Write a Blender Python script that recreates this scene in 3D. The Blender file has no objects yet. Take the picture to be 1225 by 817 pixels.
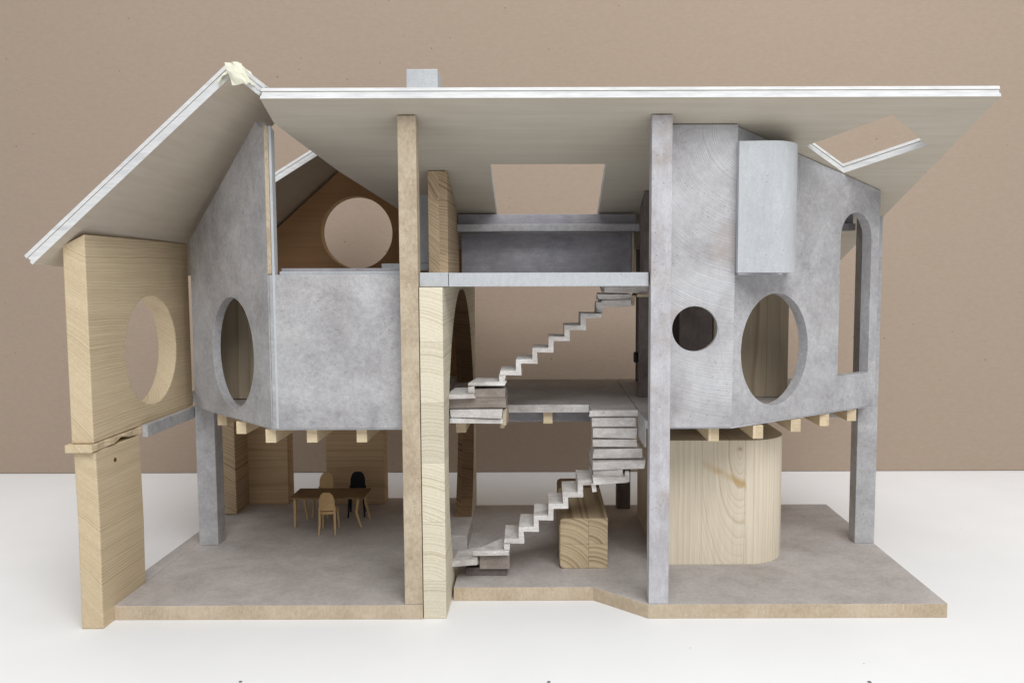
import bpy, bmesh, math, random
from mathutils import Vector, Matrix
from mathutils.geometry import delaunay_2d_cdt

random.seed(7)
sc = bpy.context.scene
COL = sc.collection

# ------------------------------------------------------------------ camera
F = 1000.0; CX = 650.0; CY = 408.5; HC = 0.421
PITCH = math.atan(78.5 / F); ROLL = -0.003
cp, sp = math.cos(PITCH), math.sin(PITCH)

def P(u, v, d):
    """point seen at photo pixel (u, v) at distance d in depth (y = d - 1)."""
    ac, bc = (u - CX) / F, (CY - v) / F
    a = ac - ROLL * bc; b = bc + ROLL * ac
    k = d / (cp + b * sp)
    return Vector((a * k, d - 1.0, HC + (-sp + b * cp) * k))

def PZ(u, v, z):
    """point seen at pixel (u, v) lying at height z."""
    ac, bc = (u - CX) / F, (CY - v) / F
    a = ac - ROLL * bc; b = bc + ROLL * ac
    k = (z - HC) / (-sp + b * cp)
    return Vector((a * k, (cp + b * sp) * k - 1.0, z))

cam_d = bpy.data.cameras.new('camera'); cam = bpy.data.objects.new('camera', cam_d); COL.objects.link(cam)
cam.location = (0, -1, HC)
cam.rotation_euler = (Matrix.Rotation(math.pi / 2 - PITCH, 3, 'X') @ Matrix.Rotation(ROLL, 3, 'Z')).to_euler()
cam_d.sensor_fit = 'HORIZONTAL'; cam_d.sensor_width = 36.0; cam_d.lens = F / 1225 * 36.0
cam_d.shift_x = -(CX - 612.5) / 1225.0
cam_d.clip_start = 0.01; cam_d.clip_end = 50
sc.camera = cam

# ------------------------------------------------------------------ node helpers
def rgb(r, g, b):
    f = lambda c: ((c / 255 + 0.055) / 1.055) ** 2.4 if c > 10 else c / 255 / 12.92
    return (f(r), f(g), f(b), 1)

class N:
    def __init__(s, name, rough=0.8, spec=0.25):
        s.m = bpy.data.materials.new(name); s.m.use_nodes = True
        s.t = s.m.node_tree; s.n = s.t.nodes; s.l = s.t.links
        s.b = s.n['Principled BSDF']
        s.b.inputs['Roughness'].default_value = rough
        s.b.inputs['Specular IOR Level'].default_value = spec
        s.co = s.n.new('ShaderNodeNewGeometry').outputs['Position']
    def put(s, inp, v):
        if hasattr(v, 'is_output'): s.l.new(v, inp)
        else: inp.default_value = v
    def math(s, op, a, b=0.0, c=0.0):
        n = s.n.new('ShaderNodeMath'); n.operation = op
        for i, v in enumerate((a, b, c)): s.put(n.inputs[i], v)
        return n.outputs[0]
    def map(s, scale=(1, 1, 1), loc=(0, 0, 0), rot=(0, 0, 0), src=None):
        n = s.n.new('ShaderNodeMapping'); s.l.new(src or s.co, n.inputs[0])
        n.inputs['Scale'].default_value = scale; n.inputs['Location'].default_value = loc; n.inputs['Rotation'].default_value = rot
        return n.outputs[0]
    def noise(s, scale, detail=4, rough=0.55, src=None, dist=0.0):
        n = s.n.new('ShaderNodeTexNoise'); s.l.new(src or s.co, n.inputs['Vector'])
        n.inputs['Scale'].default_value = scale; n.inputs['Detail'].default_value = detail
        n.inputs['Roughness'].default_value = rough; n.inputs['Distortion'].default_value = dist
        return n.outputs['Fac']
    def ramp(s, fac, stops):
        n = s.n.new('ShaderNodeValToRGB'); s.l.new(fac, n.inputs[0])
        e = n.color_ramp.elements
        while len(e) < len(stops): e.new(0.5)
        for k, (p, c) in enumerate(stops):
            e[k].position = p; e[k].color = c if not isinstance(c, (int, float)) else (c, c, c, 1)
        return n.outputs[0]
    def mix(s, fac, a, b, mode='MIX'):
        n = s.n.new('ShaderNodeMix'); n.data_type = 'RGBA'; n.blend_type = mode
        s.put(n.inputs[0], fac); s.put(n.inputs[6], a); s.put(n.inputs[7], b)
        return n.outputs[2]
    def sep(s, v):
        n = s.n.new('ShaderNodeSeparateXYZ'); s.l.new(v, n.inputs[0]); return n.outputs
    def comb(s, x, y, z):
        n = s.n.new('ShaderNodeCombineXYZ')
        for i, v in enumerate((x, y, z)): s.put(n.inputs[i], v)
        return n.outputs[0]
    def bump(s, h, strength=0.3, dist=0.001):
        n = s.n.new('ShaderNodeBump'); s.l.new(h, n.inputs['Height'])
        n.inputs['Strength'].default_value = strength; n.inputs['Distance'].default_value = dist
        s.l.new(n.outputs[0], s.b.inputs['Normal'])
    def color(s, c): s.put(s.b.inputs['Base Color'], c); return s.m

def specks(N_, col, scale, thr, dark, jitter=1.0, src=None):
    """little pits and fibres scattered over a painted or pressed board"""
    v = N_.n.new('ShaderNodeTexVoronoi'); v.feature = 'F1'; N_.l.new(src or N_.co, v.inputs['Vector'])
    v.inputs['Scale'].default_value = scale
    r = N_.ramp(v.outputs['Distance'], [(thr * 0.6, 1.0), (thr, 0.0)])
    wn = N_.noise(scale * 0.13, 2)
    g = N_.ramp(wn, [(0.5, 0.0), (0.6, 1.0)])
    f = N_.math('MULTIPLY', r, g); f = N_.math('MULTIPLY', f, jitter)
    return N_.mix(f, col, dark)

def mat_paint(name, c1, c2, strokes=0.0, streak=(1, 1, 1), rough=0.75, centre=(0.22, 0, 0.35), warm=0.0, bumpy=0.35):
    m = N(name, rough)
    cloud = m.noise(17, 7, 0.68, dist=0.3)
    fine = m.noise(160, 5, 0.75, src=m.map(streak))
    f = m.math('ADD', m.math('MULTIPLY', cloud, 0.62), m.math('MULTIPLY', fine, 0.38))
    c = m.ramp(f, [(0.36, c2), (0.62, c1)])
    grit = m.noise(620, 3, 0.8)
    c = m.mix(m.math('MULTIPLY', m.ramp(grit, [(0.35, 1.0), (0.62, 0.0)]), 0.28), c, tuple(k * 0.55 for k in c2[:3]) + (1,))
    if strokes:
        p = m.map(loc=(-centre[0], 0, -centre[2]))
        o = m.sep(p)
        rr = m.math('SQRT', m.math('ADD', m.math('MULTIPLY', o[0], o[0]), m.math('MULTIPLY', o[2], o[2])))
        wob = m.noise(9, 3)
        q = m.comb(m.math('ADD', m.math('MULTIPLY', rr, 1050), m.math('MULTIPLY', wob, 16)), 0, 0)
        st = m.noise(0.8, 6, 0.8, src=q)
        mask = m.ramp(m.noise(13, 4, 0.6), [(0.34, 0.15), (0.58, 1.0)])
        sf = m.math('MULTIPLY', m.math('MULTIPLY', m.ramp(st, [(0.42, 0.0), (0.62, 0.85)]), mask), strokes)
        c = m.mix(sf, c, rgb(226, 228, 232))
    if warm:
        wf = m.math('MULTIPLY', m.ramp(m.noise(11, 5, 0.7, src=m.map(loc=(3, 3, 3))), [(0.50, 0.0), (0.68, 1.0)]), warm)
        c = m.mix(wf, c, rgb(158, 142, 130))
    c = specks(m, c, 150, 0.16, tuple(k * 0.35 for k in c2[:3]) + (1,), 0.55)
    m.bump(m.math('ADD', fine, grit), bumpy, 0.0006)
    return m.color(c)

def mat_mdf(name, c1, c2, fleck=0.5):
    m = N(name, 0.9, 0.15)
    fib = m.noise(260, 4, 0.8, src=m.map((1, 1, 0.6)))
    big = m.noise(22, 4, 0.6)
    f = m.math('ADD', m.math('MULTIPLY', big, 0.5), m.math('MULTIPLY', fib, 0.5))
    c = m.ramp(f, [(0.38, c2), (0.60, c1)])
    c = specks(m, c, 210, 0.20, tuple(k * 0.3 for k in c2[:3]) + (1,), fleck)
    fl = m.ramp(m.noise(330, 1, 0.5, src=m.map((1, 1, 0.35), rot=(0.3, 0.5, 0.7))), [(0.68, 0.0), (0.74, 1.0)])
    c = m.mix(m.math('MULTIPLY', fl, 0.35), c, rgb(225, 205, 175))
    m.bump(fib, 0.35, 0.0005)
    return m.color(c)

def mat_wood(name, axis, light, dark, rings=520, cell=(0.05, 0.09), knots=True, contrast=1.0, bump=0.5, rough=0.72, off=(0, 0), warp=1.0, out=(0.0, 1.0), seam=0.0, cathedral=None):
    """softwood: growth rings about centres that change from lamella to lamella; axis = grain direction"""
    m = N(name, rough, 0.25)
    o = m.sep(m.co)
    ax = 'XYZ'.index(axis); a, b = [i for i in range(3) if i != ax]
    A, B, L = o[a], o[b], o[ax]
    ca = m.math('FLOOR', m.math('ADD', m.math('DIVIDE', A, cell[0]), off[0]))
    cb = m.math('FLOOR', m.math('ADD', m.math('DIVIDE', B, cell[1]), off[1]))
    wn = m.n.new('ShaderNodeTexWhiteNoise'); wn.noise_dimensions = '3D'
    m.l.new(m.comb(ca, cb, 3.3), wn.inputs['Vector'])
    w = m.sep(wn.outputs['Color'])
    slow = m.noise(5, 3, 0.5, src=m.map(tuple(0.5 if i == ax else 1.6 for i in range(3))))
    # centre of the tree lies outside the lamella
    u1 = m.math('ADD', m.math('SUBTRACT', A, m.math('MULTIPLY', m.math('ADD', ca, m.math('SUBTRACT', 0.5 - out[0], m.math('MULTIPLY', w[0], 0.6))), cell[0])), m.math('MULTIPLY', off[0], cell[0]))
    u2 = m.math('ADD', m.math('SUBTRACT', B, m.math('MULTIPLY', m.math('ADD', cb, m.math('SUBTRACT', 0.5 - out[1], m.math('MULTIPLY', w[1], 0.5))), cell[1])), m.math('MULTIPLY', off[1], cell[1]))
    r = m.math('SQRT', m.math('ADD', m.math('MULTIPLY', u1, u1), m.math('MULTIPLY', u2, u2)))
    r = m.math('ADD', r, m.math('MULTIPLY', slow, 0.030 * warp))
    r = m.math('ADD', r, m.math('MULTIPLY', m.noise(38, 2, 0.5, src=m.map(tuple(0.12 if i == ax else 1 for i in range(3)))), 0.0035 * warp))
    if cathedral:                      # arched figure running round a knot in one board
        xa, xb, xk, zk = cathedral
        dx = m.math('SUBTRACT', A, xk); dz = m.math('MULTIPLY', m.math('SUBTRACT', L, zk), 0.30)
        rc = m.math('SQRT', m.math('ADD', m.math('MULTIPLY', dx, dx), m.math('MULTIPLY', dz, dz)))
        rc = m.math('ADD', rc, m.math('MULTIPLY', m.noise(30, 2), 0.004))
        inb = m.math('MULTIPLY', m.math('GREATER_THAN', A, xa), m.math('LESS_THAN', A, xb))
        r = m.math('ADD', m.math('MULTIPLY', r, m.math('SUBTRACT', 1.0, inb)), m.math('MULTIPLY', rc, inb))
    q1 = m.noise(1.0, 2, 0.6, src=m.comb(m.math('MULTIPLY', r, 110), ca, cb))
    q2 = m.noise(1.0, 2, 0.6, src=m.comb(m.math('MULTIPLY', r, 75), cb, 4.4))
    ph = m.math('ADD', m.math('MULTIPLY', r, rings / (2 * math.pi)), m.math('MULTIPLY', q1, 3.2))
    amp = m.ramp(q2, [(0.30, 0.22), (0.66, 1.0)])
    fr = m.math('FRACT', ph)
    band = m.ramp(fr, [(0.0, 0.0), (0.62, 0.28), (0.90, 1.0), (1.0, 0.0)])
    fibre = m.noise(300, 4, 0.7, src=m.map(tuple(0.05 if i == ax else 1 for i in range(3))))
    f = m.math('MULTIPLY', band, m.math('ADD', 0.45, m.math('MULTIPLY', m.noise(20, 3), 0.8)))
    f = m.math('MULTIPLY', m.math('MULTIPLY', f, amp), contrast)
    c = m.mix(f, light, dark)
    if seam:
        for X_, cs, of_ in ((A, cell[0], off[0]), (B, cell[1], off[1])):
            fx = m.math('FRACT', m.math('ADD', m.math('DIVIDE', X_, cs), of_))
            ln = m.math('LESS_THAN', fx, 0.0005 / cs)
            c = m.mix(m.math('MULTIPLY', ln, seam), c, tuple(k_ * 0.5 for k_ in dark[:3]) + (1,))
    tone = m.math('ADD', 0.86, m.math('MULTIPLY', w[2], 0.2))
    tone = m.math('ADD', tone, m.math('MULTIPLY', m.math('SUBTRACT', fibre, 0.5), 0.35))
    cc = m.n.new('ShaderNodeVectorMath'); cc.operation = 'SCALE'; m.l.new(c, cc.inputs[0]); m.l.new(tone, cc.inputs[3])
    c = cc.outputs[0]
    if knots:
        v = m.n.new('ShaderNodeTexVoronoi'); m.l.new(m.map(tuple(5 if i == ax else 9 for i in range(3)), loc=(0.3, 0.2, 0.1)), v.inputs['Vector']); v.inputs['Scale'].default_value = 1.0
        k = m.ramp(v.outputs['Distance'], [(0.05, 1.0), (0.085, 0.0)])
        c = m.mix(m.math('MULTIPLY', k, 0.8), c, rgb(120, 85, 50))
    if cathedral:
        dz2 = m.math('SUBTRACT', L, zk)
        kd = m.math('SQRT', m.math('ADD', m.math('MULTIPLY', dx, dx), m.math('MULTIPLY', dz2, dz2)))
        c = m.mix(m.ramp(kd, [(0.0022, 0.75), (0.0042, 0.0)]), c, rgb(150, 112, 70))
        # resinous streak slanting below the knot
        sa = m.math('ADD', m.math('MULTIPLY', m.math('SUBTRACT', A, xk - 0.022), 0.52), m.math('SUBTRACT', L, zk - 0.033))
        sw = m.math('ABSOLUTE', m.math('ADD', sa, m.math('MULTIPLY', m.noise(60, 2), 0.004)))
        c = m.mix(m.math('MULTIPLY', m.math('MULTIPLY', m.ramp(sw, [(0.001, 0.85), (0.0070, 0.0)]), inb), m.ramp(m.noise(25, 2), [(0.4, 0.4), (0.6, 1.0)])), c, rgb(190, 156, 98))
    m.bump(m.math('ADD', m.math('MULTIPLY', m.math('MULTIPLY', band, amp), 0.5), fibre), bump * 0.6, 0.0006)
    return m.color(c)

# ------------------------------------------------------------------ palette
G1 = rgb(194, 193, 194); G2 = rgb(150, 148, 150)
M = {}
M['paint'] = mat_paint('grey_painted_board', G1, G2, warm=0.12)
M['paint_floor'] = mat_paint('grey_brown_painted_board', rgb(196, 190, 186), rgb(164, 157, 153), rough=0.7, warm=0.15)
M['paint_brushed'] = mat_paint('brushed_grey_paint', rgb(184, 182, 183), rgb(146, 142, 143), strokes=1.0, warm=0.6, centre=(0.265, 0, 0.60))
M['paint_light'] = mat_paint('pale_blue_grey_card', rgb(200, 203, 205), rgb(178, 181, 184), streak=(1, 1, 0.2), rough=0.6)
M['paint_post'] = mat_paint('worn_grey_paint_on_post', rgb(204, 203, 206), rgb(168, 164, 167), warm=0.7, streak=(1, 1, 0.3))
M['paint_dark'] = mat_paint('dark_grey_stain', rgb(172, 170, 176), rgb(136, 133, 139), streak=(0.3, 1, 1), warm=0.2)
M['paint_brown'] = mat_paint('dark_brown_stain', rgb(134, 124, 120), rgb(98, 88, 85), streak=(1, 1, 0.3))
M['stair'] = mat_paint('chalky_paint_on_balsa', rgb(236, 233, 230), rgb(176, 168, 162), streak=(0.35, 0.35, 1), warm=0.4, bumpy=0.9)
M['stair_raw'] = mat_paint('weathered_balsa', rgb(168, 158, 150), rgb(118, 106, 98), streak=(0.15, 1, 1), warm=0.3)
M['mdf'] = mat_mdf('raw_fibreboard', rgb(196, 181, 158), rgb(166, 149, 127))
M['mdf_edge'] = mat_mdf('fibreboard_edge', rgb(200, 184, 162), rgb(176, 158, 134), 0.3)
M['pine'] = mat_wood('pine_block', 'Y', rgb(205, 187, 156), rgb(156, 130, 94), rings=2400, cell=(0.2, 0.24), contrast=0.75, off=(0.5, 0.1), warp=0.6, out=(0.7, 0.9), knots=False, bump=0.8)
M['pine_pale'] = mat_wood('pale_laminated_pine', 'Y', rgb(222, 213, 191), rgb(168, 150, 118), rings=1500, cell=(0.066, 0.0735), contrast=0.8, knots=False, off=(0.37, 0.35), warp=0.5, out=(0.0, 0.75), seam=0.5)
M['pine_brown'] = mat_wood('fin_pine', 'Y', rgb(196, 173, 142), rgb(126, 98, 70), rings=1400, cell=(0.07, 0.075), contrast=1.0, knots=False, warp=0.5, out=(0.6, 1.0))
M['pine_dark'] = mat_wood('dark_brown_pine', 'Y', rgb(138, 112, 84), rgb(92, 70, 48), rings=1100, cell=(0.07, 0.075), contrast=1.0, knots=False, warp=0.6, out=(0.2, 0.9))
M['island'] = mat_wood('laminated_pine_block', 'Y', rgb(200, 180, 148), rgb(118, 93, 62), rings=950, cell=(0.0390, 0.0400), contrast=1.1, knots=False, off=(0.426, 0.6875), warp=0.25, out=(0.4, 0.8), seam=0.6)
M['back_wood'] = mat_wood('back_wall_timber', 'X', rgb(202, 174, 138), rgb(158, 126, 90), rings=900, cell=(0.12, 0.2), contrast=0.8, knots=False, warp=1.0)
M['gable_wood'] = mat_wood('gable_timber', 'X', rgb(176, 138, 100), rgb(150, 110, 74), rings=1300, cell=(0.4, 0.5), contrast=0.6, knots=False, warp=0.7)
kn = P(885.5, 537, 1.142)
M['core'] = mat_wood('vertical_pine_boards', 'Z', rgb(226, 215, 194), rgb(190, 163, 128), rings=1500, cell=(0.0595, 0.3), contrast=0.85, knots=False, off=(0.31, 0.1), warp=0.22, out=(0.9, 0.25), seam=0.6, cathedral=(P(840, 600, 1.142).x, P(892, 600, 1.142).x, kn.x, kn.z))
M['inner_wood'] = mat_wood('room_divider_timber', 'Z', rgb(190, 174, 150), rgb(140, 120, 94), rings=1250, cell=(0.04, 0.3), contrast=0.9, knots=True, off=(0.8, 0.1), warp=0.3, out=(0.9, 0.25), seam=0.6)
M['joist'] = mat_wood('joist_pine', 'Y', rgb(216, 198, 166), rgb(166, 138, 102), rings=2000, cell=(0.03, 0.05), contrast=0.9, knots=False, warp=0.5)
M['furn_wood'] = mat_mdf('birch_veneer', rgb(206, 176, 132), rgb(188, 156, 112), 0.0)
M['table_wood'] = mat_mdf('brown_veneer', rgb(140, 115, 84), rgb(112, 90, 64), 0.0)
M['black'] = N('black_card', 0.6, 0.2).color(rgb(24, 25, 30))
M['black_rubber'] = N('black_rubber', 0.5, 0.3).color(rgb(16, 16, 18))

def mat_ply(name, c1, c2, streak):
    m = N(name, 0.8, 0.15)
    g = m.noise(60, 5, 0.7, src=m.map(streak))
    cl = m.noise(6, 3, 0.6)
    f = m.math('ADD', m.math('MULTIPLY', g, 0.6), m.math('MULTIPLY', cl, 0.4))
    c = m.ramp(f, [(0.38, c2), (0.62, c1)])
    m.bump(g, 0.2, 0.0005)
    return m.color(c)
M['ply_under'] = mat_ply('plywood_underside', rgb(192, 184, 170), rgb(181, 172, 157), (0.10, 1.6, 1.6))
M['ply_under_side'] = mat_ply('plywood_underside_across', rgb(200, 190, 175), rgb(189, 178, 162), (1.6, 0.12, 1.6))
M['ply_edge'] = mat_ply('white_plywood_edge', rgb(222, 222, 221), rgb(194, 194, 194), (0.5, 0.5, 4))
M['tape'] = mat_ply('masking_tape', rgb(232, 231, 212), rgb(212, 210, 188), (1, 1, 1))

def mat_card():
    m = N('brown_cardboard', 0.95, 0.1)
    big = m.noise(1.4, 3, 0.5)
    fib = m.noise(170, 5, 0.75, src=m.map((0.5, 1, 1)))
    corr = m.n.new('ShaderNodeTexWave'); corr.bands_direction = 'Z'
    m.l.new(m.map(), corr.inputs['Vector']); corr.inputs['Scale'].default_value = 48
    corr.inputs['Distortion'].default_value = 0.5; corr.inputs['Detail'].default_value = 2
    f = m.math('ADD', m.math('MULTIPLY', big, 0.3), m.math('MULTIPLY', fib, 0.7))
    c = m.ramp(f, [(0.30, rgb(162, 145, 129)), (0.70, rgb(172, 154, 138))])
    c = m.mix(m.math('MULTIPLY', corr.outputs['Fac'], 0.05), c, rgb(158, 137, 118))
    c = specks(m, c, 40, 0.07, rgb(90, 72, 58), 0.8)
    m.bump(m.math('ADD', fib, m.math('MULTIPLY', corr.outputs['Fac'], 0.3)), 0.12, 0.0006)
    return m.color(c)
M['card'] = mat_card()
m = N('white_tabletop', 0.6, 0.2)
M['white'] = m.color(specks(m, m.ramp(m.noise(7, 4), [(0.3, rgb(233, 233, 233)), (0.7, rgb(237, 237, 237))]), 26, 0.035, rgb(150, 145, 138), 0.8))

# ------------------------------------------------------------------ mesh helpers
def link(name, me, parent=None):
    o = bpy.data.objects.new(name, me); COL.objects.link(o)
    if parent: o.parent = parent
    return o

def finish(name, bm, mats, parent=None, bevel=0.0006, smooth=False):
    me = bpy.data.meshes.new(name)
    bmesh.ops.remove_doubles(bm, verts=bm.verts, dist=1e-6)
    bmesh.ops.recalc_face_normals(bm, faces=bm.faces)
    bm.to_mesh(me); bm.free()
    for mm in (mats if isinstance(mats, (list, tuple)) else [mats]): me.materials.append(mm)
    o = link(name, me, parent)
    if parent is not None and parent.type == 'EMPTY' and parent.location.length > 0:
        me.transform(Matrix.Translation(-parent.location))
    if bevel:
        b = o.modifiers.new('bevel', 'BEVEL'); b.width = bevel; b.segments = 2; b.limit_method = 'ANGLE'; b.angle_limit = math.radians(45)
    if smooth:
        for p in me.polygons: p.use_smooth = True
        me.set_sharp_from_angle(angle=math.radians(35))
    return o

def tess(loops):
    """triangles covering an outline with holes"""
    pts = [Vector((p[0], p[1])) for lp in loops for p in lp]
    ed = []; i = 0
    for lp in loops:
        k = len(lp); ed += [(i + j, i + (j + 1) % k) for j in range(k)]; i += k
    vo, eo, fo, ov, oe, of = delaunay_2d_cdt(pts, ed, [], 0, 1e-7)
    def inside(lp, x, y):
        c = False; k = len(lp)
        for j in range(k):
            (x1, y1), (x2, y2) = lp[j], lp[(j + 1) % k]
            if (y1 > y) != (y2 > y) and x < (x2 - x1) * (y - y1) / (y2 - y1) + x1: c = not c
        return c
    res = []
    for f in fo:
        cx = sum(vo[j].x for j in f) / 3; cy = sum(vo[j].y for j in f) / 3
        ar = abs((vo[f[1]].x - vo[f[0]].x) * (vo[f[2]].y - vo[f[0]].y) - (vo[f[2]].x - vo[f[0]].x) * (vo[f[1]].y - vo[f[0]].y))
        if ar < 2e-8: continue
        if inside(loops[0], cx, cy) and not any(inside(h, cx, cy) for h in loops[1:]):
            ids = [ov[j][0] if ov[j] else min(range(len(pts)), key=lambda q_: (pts[q_] - vo[j]).length) for j in f]
            if len(set(ids)) == 3: res.append(tuple(ids))
    return res

def plate(bm, outer, holes, to3, nvec, t, side=0, back=0):
    """flat plate: outline (with holes) in 2-D, to3 maps 2-D to 3-D, thickness t along nvec"""
    loops = [outer] + list(holes)
    vs3 = [[Vector(to3(*p)) for p in lp] for lp in loops]
    tris = tess(loops)
    n = Vector(nvec)
    fr = [bm.verts.new(v) for lp in vs3 for v in lp]
    bk = [bm.verts.new(v + (n(v) if callable(n) else n) * t) for lp in vs3 for v in lp]
    for a, b, c in tris:
        try: bm.faces.new((fr[a], fr[b], fr[c]))
        except ValueError: pass
        try:
            f = bm.faces.new((bk[c], bk[b], bk[a])); f.material_index = back
        except ValueError: pass
    i = 0
    for lp in vs3:
        k = len(lp)
        for j in range(k):
            a, b = i + j, i + (j + 1) % k
            f = bm.faces.new((fr[a], bk[a], bk[b], fr[b])); f.material_index = side
        i += k

def hplate(name, pts, z0, z1, mats, parent, holes=(), bevel=0.0006, side=1):
    """horizontal plate from plan outline in (x, d)"""
    bm = bmesh.new()
    plate(bm, [(x, d) for x, d in pts], holes, lambda x, d: (x, d - 1, z1), (0, 0, -1), z1 - z0, side=side if isinstance(mats, (list, tuple)) and len(mats) > 1 else 0)
    return finish(name, bm, mats, parent, bevel)

def box(bm, x0, x1, d0, d1, z0, z1, mi=0):
    vs = [bm.verts.new((x, d - 1, z)) for x in (x0, x1) for d in (d0, d1) for z in (z0, z1)]
    for q in ((0, 1, 3, 2), (4, 6, 7, 5), (0, 4, 5, 1), (2, 3, 7, 6), (0, 2, 6, 4), (1, 5, 7, 3)):
        f = bm.faces.new([vs[i] for i in q]); f.material_index = mi

def bx(name, x0, x1, d0, d1, z0, z1, mat, parent, bevel=0.0007):
    bm = bmesh.new(); box(bm, x0, x1, d0, d1, z0, z1)
    return finish(name, bm, mat, parent, bevel)

def wall(name, p0, p1, outline, holes, t, mats, parent, bevel=0.0006, side=0):
    """vertical plate from plan point p0 to p1 (x, d); outline in (s, z); thickness goes inwards (away from camera)"""
    a = Vector((p0[0], p0[1] - 1, 0)); b = Vector((p1[0], p1[1] - 1, 0)); dr = (b - a).normalized()
    n = Vector((-dr.y, dr.x, 0))
    bm = bmesh.new()
    plate(bm, outline, holes, lambda s, z: a + dr * s + Vector((0, 0, z)), n, t, side=side)
    return finish(name, bm, mats, parent, bevel)

def ring(cx, cz, rx, rz=None, n=56, a0=0):
    rz = rz or rx
    return [(cx + rx * math.cos(a0 + 2 * math.pi * i / n), cz + rz * math.sin(a0 + 2 * math.pi * i / n)) for i in range(n)]

def thing(name, label, cat, loc=(0, 0, 0), group=None):
    o = bpy.data.objects.new(name, None); COL.objects.link(o); o.location = loc
    o.empty_display_size = 0.02
    o['label'] = label; o['category'] = cat
    if group: o['group'] = group
    return o

def tag(o, label, cat, group=None):
    o['label'] = label; o['category'] = cat
    if group: o['group'] = group

# ------------------------------------------------------------------ levels
ZF = HC - 0.403       # top of the base plates
Z1 = HC - 0.1797      # top of the first floor
Z1B = HC - 0.1897     # its underside
ZJ = Z1B - 0.018      # underside of the joists
Z2 = HC + 0.0038      # top of the second floor
Z2B = HC - 0.0128
DB = 1.449            # back of the base
def zmain(d): return HC + 0.5425 - 0.352 * d              # underside of the long roof
def zleft(x, d): return HC + 0.5626 - 0.03 * d + 0.896 * x  # underside of the steep left roof

# ------------------------------------------------------------------ the setting
bm = bmesh.new(); box(bm, -2.6, 2.6, -0.6, 1.84, -0.03, 0.0)
tb = finish('tabletop', bm, M['white'], None, 0); tb['kind'] = 'structure'
bm = bmesh.new(); box(bm, -2.4, 2.4, 1.772, 1.80, 0.0008, 1.45)
bd = finish('cardboard_backdrop', bm, M['card'], None, 0.001); bd['kind'] = 'structure'

H = thing('model_house', 'open model house of pine and grey board under a pitched roof', 'architectural model', (0, 0, 0))

# base plates
MF = [M['paint_floor'], M['mdf_edge']]
hplate('base_plate', [(-0.5295, 1.0), (-0.1495, 1.0), (-0.1495, DB + 0.05), (-0.5235, DB + 0.05)], 0.0, ZF, MF, H)
hplate('base_strip', [(-0.551, 1.086), (-0.5303, 1.086), (-0.5245, 1.457), (-0.549, 1.457)], 0.0, ZF - 0.0008, MF, H, bevel=0.0004)
hplate('base_plate', [(-0.1175, 1.058), (0.064, 1.058), (0.1283, 1.0), (0.4965, 1.0), (0.4985, DB), (-0.1475, DB), (-0.1475, 1.13), (-0.1175, 1.13)], 0.0, ZF, MF, H)

# front posts cut to the roof slope
def post(name, x0, x1, d0, d1, z0, mat, ztop):
    bm = bmesh.new()
    vs = []
    for x in (x0, x1):
        for d in (d0, d1):
            vs.append(bm.verts.new((x, d - 1, z0))); vs.append(bm.verts.new((x, d - 1, ztop(d))))
    for q in ((0, 1, 3, 2), (4, 6, 7, 5), (0, 4, 5, 1), (2, 3, 7, 6), (0, 2, 6, 4), (1, 5, 7, 3)):
        bm.faces.new([vs[i] for i in q])
    return finish(name, bm, mat, H, 0.0008)
post('post', -0.1715, -0.1495, 1.0012, 1.0225, ZF, M['mdf'], lambda d: zmain(d) - 0.0015)['label'] = 'raw brown fibreboard post left of centre'
post('post', 0.1287, 0.1532, 1.0012, 1.0225, ZF, M['paint_post'], lambda d: zmain(d) - 0.0015)['label'] = 'grey painted front post right of centre'
# rear posts of the two side bays
bx('post', -0.519, -0.4905, 1.232, 1.262, ZF, Z1B - 0.001, M['paint'], H)
bx('post', 0.4680, 0.4975, 1.232, 1.258, ZF, HC + 0.085, M['paint'], H)
bx('post', 0.1265, 0.1500, 1.424, 1.446, ZF, Z1B - 0.001, M['paint_brown'], H)
# beams next to the corner posts
bx('beam', -0.5275, -0.5205, 1.086, 1.262, HC - 0.2095, HC - 0.1935, M['paint'], H)
bx('beam', 0.372, 0.4675, 1.236, 1.252, HC - 0.212, Z1B - 0.0008, M['paint'], H)

# timber slabs on the left -------------------------------------------------
SX0, SX1 = -0.5565, -0.5305
zt = HC - 0.1955
def rough_block(name, prof, d0, d1, mat, seed, holes=(), amp=0.0006):
    """block standing in depth; side outline in (d, z); thickness along x"""
    bm = bmesh.new()
    plate(bm, prof, holes, lambda d, z: (SX1, d - 1, z), (-1, 0, 0), SX1 - SX0)
    return finish(name, bm, mat, H, 0.0012)
# upper block with the round hole; its top follows the roof pitch across x
top_l = lambda x: min(HC + 0.0495, zleft(x, 1.25) - 0.002)
bm = bmesh.new()
cz = HC - 0.0985; cd = 1.130
und = [(0.973, zt), (1.254, zt + 0.0012)]
outer = und + [(1.254, HC + 0.0495), (0.973, HC + 0.0495)]
plate(bm, outer, [ring(cd, cz, 0.0735)], lambda d, z: (SX1, d - 1, z), (-1, 0, 0), SX1 - SX0)
for v in bm.verts:                       # slope the top with the roof
    if v.co.z > HC + 0.045 and v.co.x < SX1 - 0.01: v.co.z = HC + 0.0365
o = finish('timber_wall', bm, M['pine'], H, 0.0013); o['label'] = 'pine block with large round hole, upper left'
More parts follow.
